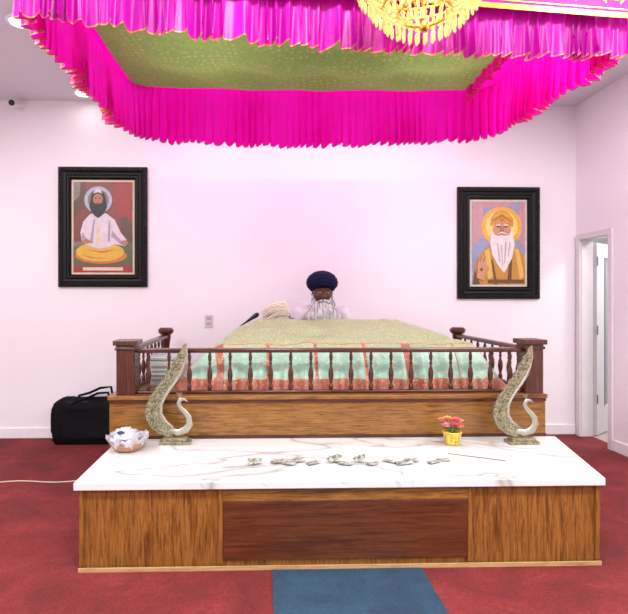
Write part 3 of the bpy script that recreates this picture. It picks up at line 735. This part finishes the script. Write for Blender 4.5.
# ------------------------------------------------------------ microphone
e=empty('microphone_stand',(-.36,4.84,PZ),'black microphone on bent stand rising behind the cloth','microphone')
MY=4.84
B().lathe([(.09,0),(.09,.012),(.02,.025)],(-.36,MY,PZ+.0005),24).obj('stand_base',m_black,parent=e)
B().tube([(-.36,MY,PZ+.02),(-.36,MY,1.0),(-.345,MY,1.10),(-.30,MY,1.17),(-.22,MY,1.24),(-.15,MY,1.29)],.009,10).obj('gooseneck',m_black,parent=e,smooth=True)
B().tube([(-.17,MY,1.275),(-.12,MY,1.31),(-.09,MY,1.33),(-.075,MY,1.34)],[.012,.018,.024,.020],12,round_ends=True).obj('microphone_head',m_black,parent=e,smooth=True)

# ------------------------------------------------------------ person
ox,oy=.567,4.95
W=lambda x,y,z:(ox+x,oy+y,z)
HD=-.022
H=lambda x,y,z:(ox+x,oy+y,z+HD)
per=empty('person',(ox,oy,PZ),'person in navy turban and white clothes seated cross-legged, holding fly whisk','person')
b=B()
def cap(pts,rads,seg=16): b.tube([W(*p) for p in pts],rads,seg,round_ends=True)
cap([(0,.03,.92),(0,.04,1.06),(0,.02,1.22),(0,.01,1.31)],[.17,.155,.165,.13])
cap([(-.18,.02,1.325),(0,.02,1.35),(.18,.02,1.325)],[.085,.08,.085])
cap([(0,.01,1.36),(0,-.01,1.48)],[.065,.06])
for sx in (-1,1):
    cap([(sx*.11,0,.905),(sx*.34,-.12,.90)],[.105,.08]); 
cap([(-.34,-.12,.89),(0,-.20,.865),(.10,-.19,.86)],[.075,.055,.045]); cap([(.34,-.12,.89),(.1,-.26,.87),(-.08,-.25,.86)],[.075,.05,.04])
wr=(-.315,-.235,1.235)
cap([(-.21,.01,1.325),(-.28,-.02,1.22),(-.335,-.07,1.11)],[.085,.070,.058]); cap([(-.335,-.07,1.11),(-.33,-.16,1.17),wr],[.056,.045,.032])
cap([(.21,.01,1.325),(.28,-.01,1.2),(.31,-.06,1.08)],[.085,.070,.058]); cap([(.31,-.06,1.08),(.27,-.15,1.02),(.2,-.22,.99)],[.056,.045,.032])
def headfn(d,p):
    q=p.copy()
    if d.z<0: q.x*=1-.22*(-d.z)
    if d.y<-.3: q.y*=.96
    return q
b.ell(H(0,-.02,1.555),(.092,.10,.125),32,20,fn=headfn)
b.tube([H(0,-.112,1.575),H(0,-.130,1.55),H(0,-.144,1.526)],[.011,.014,.020],10,round_ends=True)
b.tube([H(-.016,-.124,1.522),H(.016,-.124,1.522)],.011,8,round_ends=True)
b.tube([H(-.055,-.096,1.588),H(0,-.11,1.592),H(.055,-.096,1.588)],.012,8,round_ends=True)
for s_ in (-1,1):
    b.ell(H(s_*.094,-.005,1.545),(.014,.02,.032),10,8); b.ell(H(s_*.048,-.09,1.535),(.022,.02,.018),10,8)
b.ell(H(0,-.108,1.488),(.028,.014,.010),12,8)
hx,hy,hz=-.315,-.262,1.262
b.ell(W(hx+.012,hy+.005,hz),(.022,.034,.042),16,10)
for k,(dz_,ln) in enumerate(((.030,.9),(.011,1.0),(-.008,.95),(-.027,.8))):
    r=.0085
    cap([(hx+.018,hy-.022,hz+dz_),(hx-.006,hy-.043*ln-.002,hz+dz_-.002),(hx-.032,hy-.034*ln,hz+dz_-.004),(hx-.036,hy-.010,hz+dz_-.004)],[r,r,r*.95,r*.8],8)
cap([(hx+.01,hy+.025,hz+.02),(hx-.014,hy+.022,hz+.042),(hx-.034,hy+.002,hz+.050)],[.011,.010,.008],8)
rx,ry,rz=.17,-.245,.98
b.ell(W(rx,ry,rz),(.036,.044,.017),16,10)
for k in range(4):
    u=-.027+k*.018; ln=(.8,1,.95,.75)[k]
    cap([(rx+u,ry-.035,rz+.004),(rx+u*1.1,ry-.035-.03*ln,rz+.002),(rx+u*1.1,ry-.035-.05*ln,rz-.014)],[.0085,.008,.007],8)
cap([(rx-.03,ry,rz),(rx-.055,ry-.025,rz-.004),(rx-.06,ry-.045,rz-.01)],[.011,.009,.008],8)
me=bpy.data.meshes.new('tmp'); me.from_pydata(b.v,[],b.f)
bm=bmesh.new(); bm.from_mesh(me); bmesh.ops.recalc_face_normals(bm,faces=bm.faces); bm.to_mesh(me); bm.free()
tmp=bpy.data.objects.new('tmp',me); COL.objects.link(tmp)
md=tmp.modifiers.new('r','REMESH'); md.mode='VOXEL'; md.voxel_size=.0065
md=tmp.modifiers.new('s','SMOOTH'); md.factor=.5; md.iterations=3
dg=bpy.context.evaluated_depsgraph_get(); dg.update()
me2=bpy.data.meshes.new_from_object(tmp.evaluated_get(dg))
bpy.data.objects.remove(tmp)
m_skin=simple('brown_skin',C(92,54,42),.5,0,.10,20); m_kurta=simple('white_cotton_clothing',C(210,202,208),.8,0,.10,8,.45,22)
me2.materials.clear(); me2.materials.append(m_skin); me2.materials.append(m_kurta)
mi=[]
hc=Vector(W(hx,hy,hz)); rc=Vector(W(rx,ry-.01,rz))
for p in me2.polygons:
    c=p.center
    skin = c.z>1.425 or (c-hc).length<.068 or (c-rc).length<.085
    mi.append(0 if skin else 1)
me2.polygons.foreach_set('material_index',mi); me2.polygons.foreach_set('use_smooth',[True]*len(mi))
me2.transform(Matrix.Translation((-ox,-oy,-PZ)))
body=bpy.data.objects.new('body',me2); COL.objects.link(body); body.parent=per; body.location=(0,0,.012)
m_eyew=simple('eye_white',C(200,190,182),.2,0,.03); m_iris=simple('dark_iris',C(14,10,9),.2)
for s_ in (-1,1):
    B().ell(H(s_*.036,-.108,1.575),(.016,.009,.0085),12,8).obj('eye',m_eyew,parent=per,smooth=True)
    B().ell(H(s_*.036,-.115,1.574),(.009,.004,.0075),10,6).obj('iris',m_iris,parent=per,smooth=True)
t=NT('grey_white_hair'); v=t.mapping((30,16,4))
t.color(t.ramp(t.noise(v,2,4),[(.32,C(120,114,116)),(.46,C(180,174,176)),(.6,C(214,210,212))])); t.set(Roughness=.8); t.bump(t.noise(v,2,3),.5,.012); m_hair=t.mat
m_brow=simple('grey_eyebrow_hair',C(40,34,32),.8)
for s_ in (-1,1):
    B().tube([H(s_*.014,-.126,1.600),H(s_*.036,-.124,1.604),H(s_*.058,-.110,1.596)],[.004,.005,.003],8,round_ends=True).obj('eyebrow',m_brow,parent=per,smooth=True)
def beard(d,p):
    k=-d.z
    w=lerp(.66,1.08,sst((k+1)/1.3)); 
    if k>.5: w*=1-.22*(k-.5)/.5
    a=math.atan2(d.x,-d.y)
    g=.005*math.sin(a*16+3*d.z)+.014*noise.noise(Vector((a*5,d.z*2,3)))+.006*noise.noise(Vector((a*13,d.z*5,1)))
    q=Vector((p.x*w,p.y*(1+.15*k),p.z))
    hr=Vector((d.x,d.y,0)) 
    return q+hr*g*1.4+Vector((0,0,.010*math.sin(a*14)*max(0,k)))
B().ell(W(0,-.095,1.338),(.162,.078,.138),80,40,fn=beard).obj('beard',m_hair,parent=per,smooth=True,label='long full greyish white beard')
b=B()
for s_ in (-1,1):
    b.tube([H(s_*.002,-.142,1.499),H(s_*.035,-.134,1.493),H(s_*.065,-.110,1.472),H(s_*.088,-.09,1.448)],[.009,.012,.014,.008],10,round_ends=True)
    b.tube([H(s_*.094,-.035,1.555),H(s_*.098,-.05,1.515),H(s_*.094,-.065,1.455)],[.006,.014,.034],10,round_ends=True)
b.obj('moustache',m_hair,parent=per,smooth=True)
t=NT('navy_turban_cloth'); v=t.mapping()
t.color(t.ramp(t.noise(v,14,4),[(.3,C(6,9,36)),(.7,C(12,20,64))])); t.set(Roughness=.8); t.b.inputs['Specular IOR Level'].default_value=.2; m_turb=t.mat
def turb(d,p):
    a=math.atan2(d.x,-d.y)
    u=(p.z+.12*abs(math.sin(a/2))-.03*abs(math.sin(a)))/.036
    rid=(u-math.floor(u)); rr=1+.06*math.sin(pi*rid)**.6
    q=Vector((p.x*rr,p.y*rr,p.z*(1+.02*math.sin(pi*rid))))
    if d.z<0: q.x*=1-.20*d.z*d.z; q.y*=1-.18*d.z*d.z
    if d.z<-.3: q.z+= .030*max(0,math.cos(a))
    return q
B().ell(W(0,.005,1.648),(.150,.155,.122),96,48,fn=turb).obj('turban',m_turb,parent=per,smooth=True,label='large navy blue wound turban')
b=B(); pth=[W(.075*math.cos(2*pi*k/24),.005+.07*math.sin(2*pi*k/24),1.41-.03*max(0,-math.sin(2*pi*k/24))) for k in range(25)]
b.tube(pth,.013,8); b.obj('collar',m_kurta,parent=per,smooth=True)
e=empty('fly_whisk',W(hx-.012,hy-.015,1.19),'cream hair fly whisk held in the raised hand','fly whisk')
A=Vector(W(hx-.008,hy-.012,1.19)); Bp=Vector(W(hx-.024,hy-.012,1.345))
B().tube([A,A.lerp(Bp,.5),Bp],[.010,.008,.012],10,round_ends=True).obj('whisk_handle',m_steel,parent=e,smooth=True,label='silver handle')
m_tuft=simple('cream_yak_hair',C(236,224,206),.9,0,.06,30)
b=B()
for k in range(300):
    a=random.gauss(0,.5); c_=random.gauss(0,.6); L_=random.uniform(.5,1.15)
    p0=Bp+Vector((random.uniform(-.012,.012),random.uniform(-.012,.012),-.005))
    p1=p0+Vector((-.05*L_,.03*a,.05+.045*c_)); p2=p0+Vector((-.14*L_,.05*a,.055+.05*c_)); p3=p0+Vector((-.235*L_,.06*a,.01+.05*c_-.02*abs(a)))
    b.tube([p0,p0.lerp(p1,.5),p1,p1.lerp(p2,.5),p2,p2.lerp(p3,.5),p3],[.002,.004,.0045,.0045,.004,.003,.001],5)
b.obj('hair_tuft',m_tuft,parent=e,kind='stuff',smooth=True,label='bushy cream hair tuft')

# ------------------------------------------------------------ lights
def area(name,loc,rot,sx,sy,en,col=(1,1,1)):
    l=bpy.data.lights.new(name,'AREA'); l.shape='RECTANGLE'; l.size=sx; l.size_y=sy; l.energy=en; l.color=col
    o=bpy.data.objects.new(name,l); o.location=loc; o.rotation_euler=rot; COL.objects.link(o); return o
m_pan=simple('fill_panel_diffuser',(1,.98,.96,1),.4,0,.01,emit=4)
def panel(x,y,en):  # fill panels added out of view to light the platform from the front
    e=empty('unseen_fill_panel',(x,y,ZC-.04),'square white LED panel added out of view as fill light','ceiling light','added fill light panels')
    b=B(); 
    for lo,hi in (((x-.32,y-.32),(x+.32,y-.29)),((x-.32,y+.29),(x+.32,y+.32)),((x-.32,y-.29),(x-.29,y+.29)),((x+.29,y-.29),(x+.32,y+.29))):
        b.box((lo[0],lo[1],ZC-.04),(hi[0],hi[1],ZC-.0005))
    b.obj('panel_frame',m_trim,parent=e)
    B().box((x-.289,y-.289,ZC-.03),(x+.289,y+.289,ZC-.01)).obj('diffuser',m_pan,parent=e)
    o=area('fill_panel_lamp',(x,y,ZC-.05),(0,0,0),.55,.55,en,(1,.98,.98)); o.parent=e; o.location=(0,0,-.015)
for x in (-2.2,.3,2.6):
    panel(x,.9,92); panel(x,-1.5,64)
panel(-2.9,2.9,40); panel(2.75,2.9,46)
area('corridor_lamp',(4.9,5.8,2.65),(0,0,0),.6,.6,50); area('corridor_lamp',(4.2,4.6,2.65),(0,0,0),.4,.4,22)
w=bpy.data.worlds.new('world'); scene.world=w; w.use_nodes=True
bg=w.node_tree.nodes['Background']; bg.inputs[0].default_value=(.98,.94,.99,1); bg.inputs[1].default_value=.95

# ------------------------------------------------------------ camera
cam=bpy.data.cameras.new('camera'); co=bpy.data.objects.new('camera',cam); COL.objects.link(co)
co.location=(0,0,1.5); co.rotation_euler=(pi/2,0,-math.radians(1.5))
cam.sensor_width=36; cam.sensor_fit='HORIZONTAL'; cam.lens=500/628*36; cam.shift_x=.0573; cam.shift_y=-.0143
cam.clip_start=.05
scene.camera=co
scene.view_settings.view_transform='Standard'; scene.view_settings.exposure=0
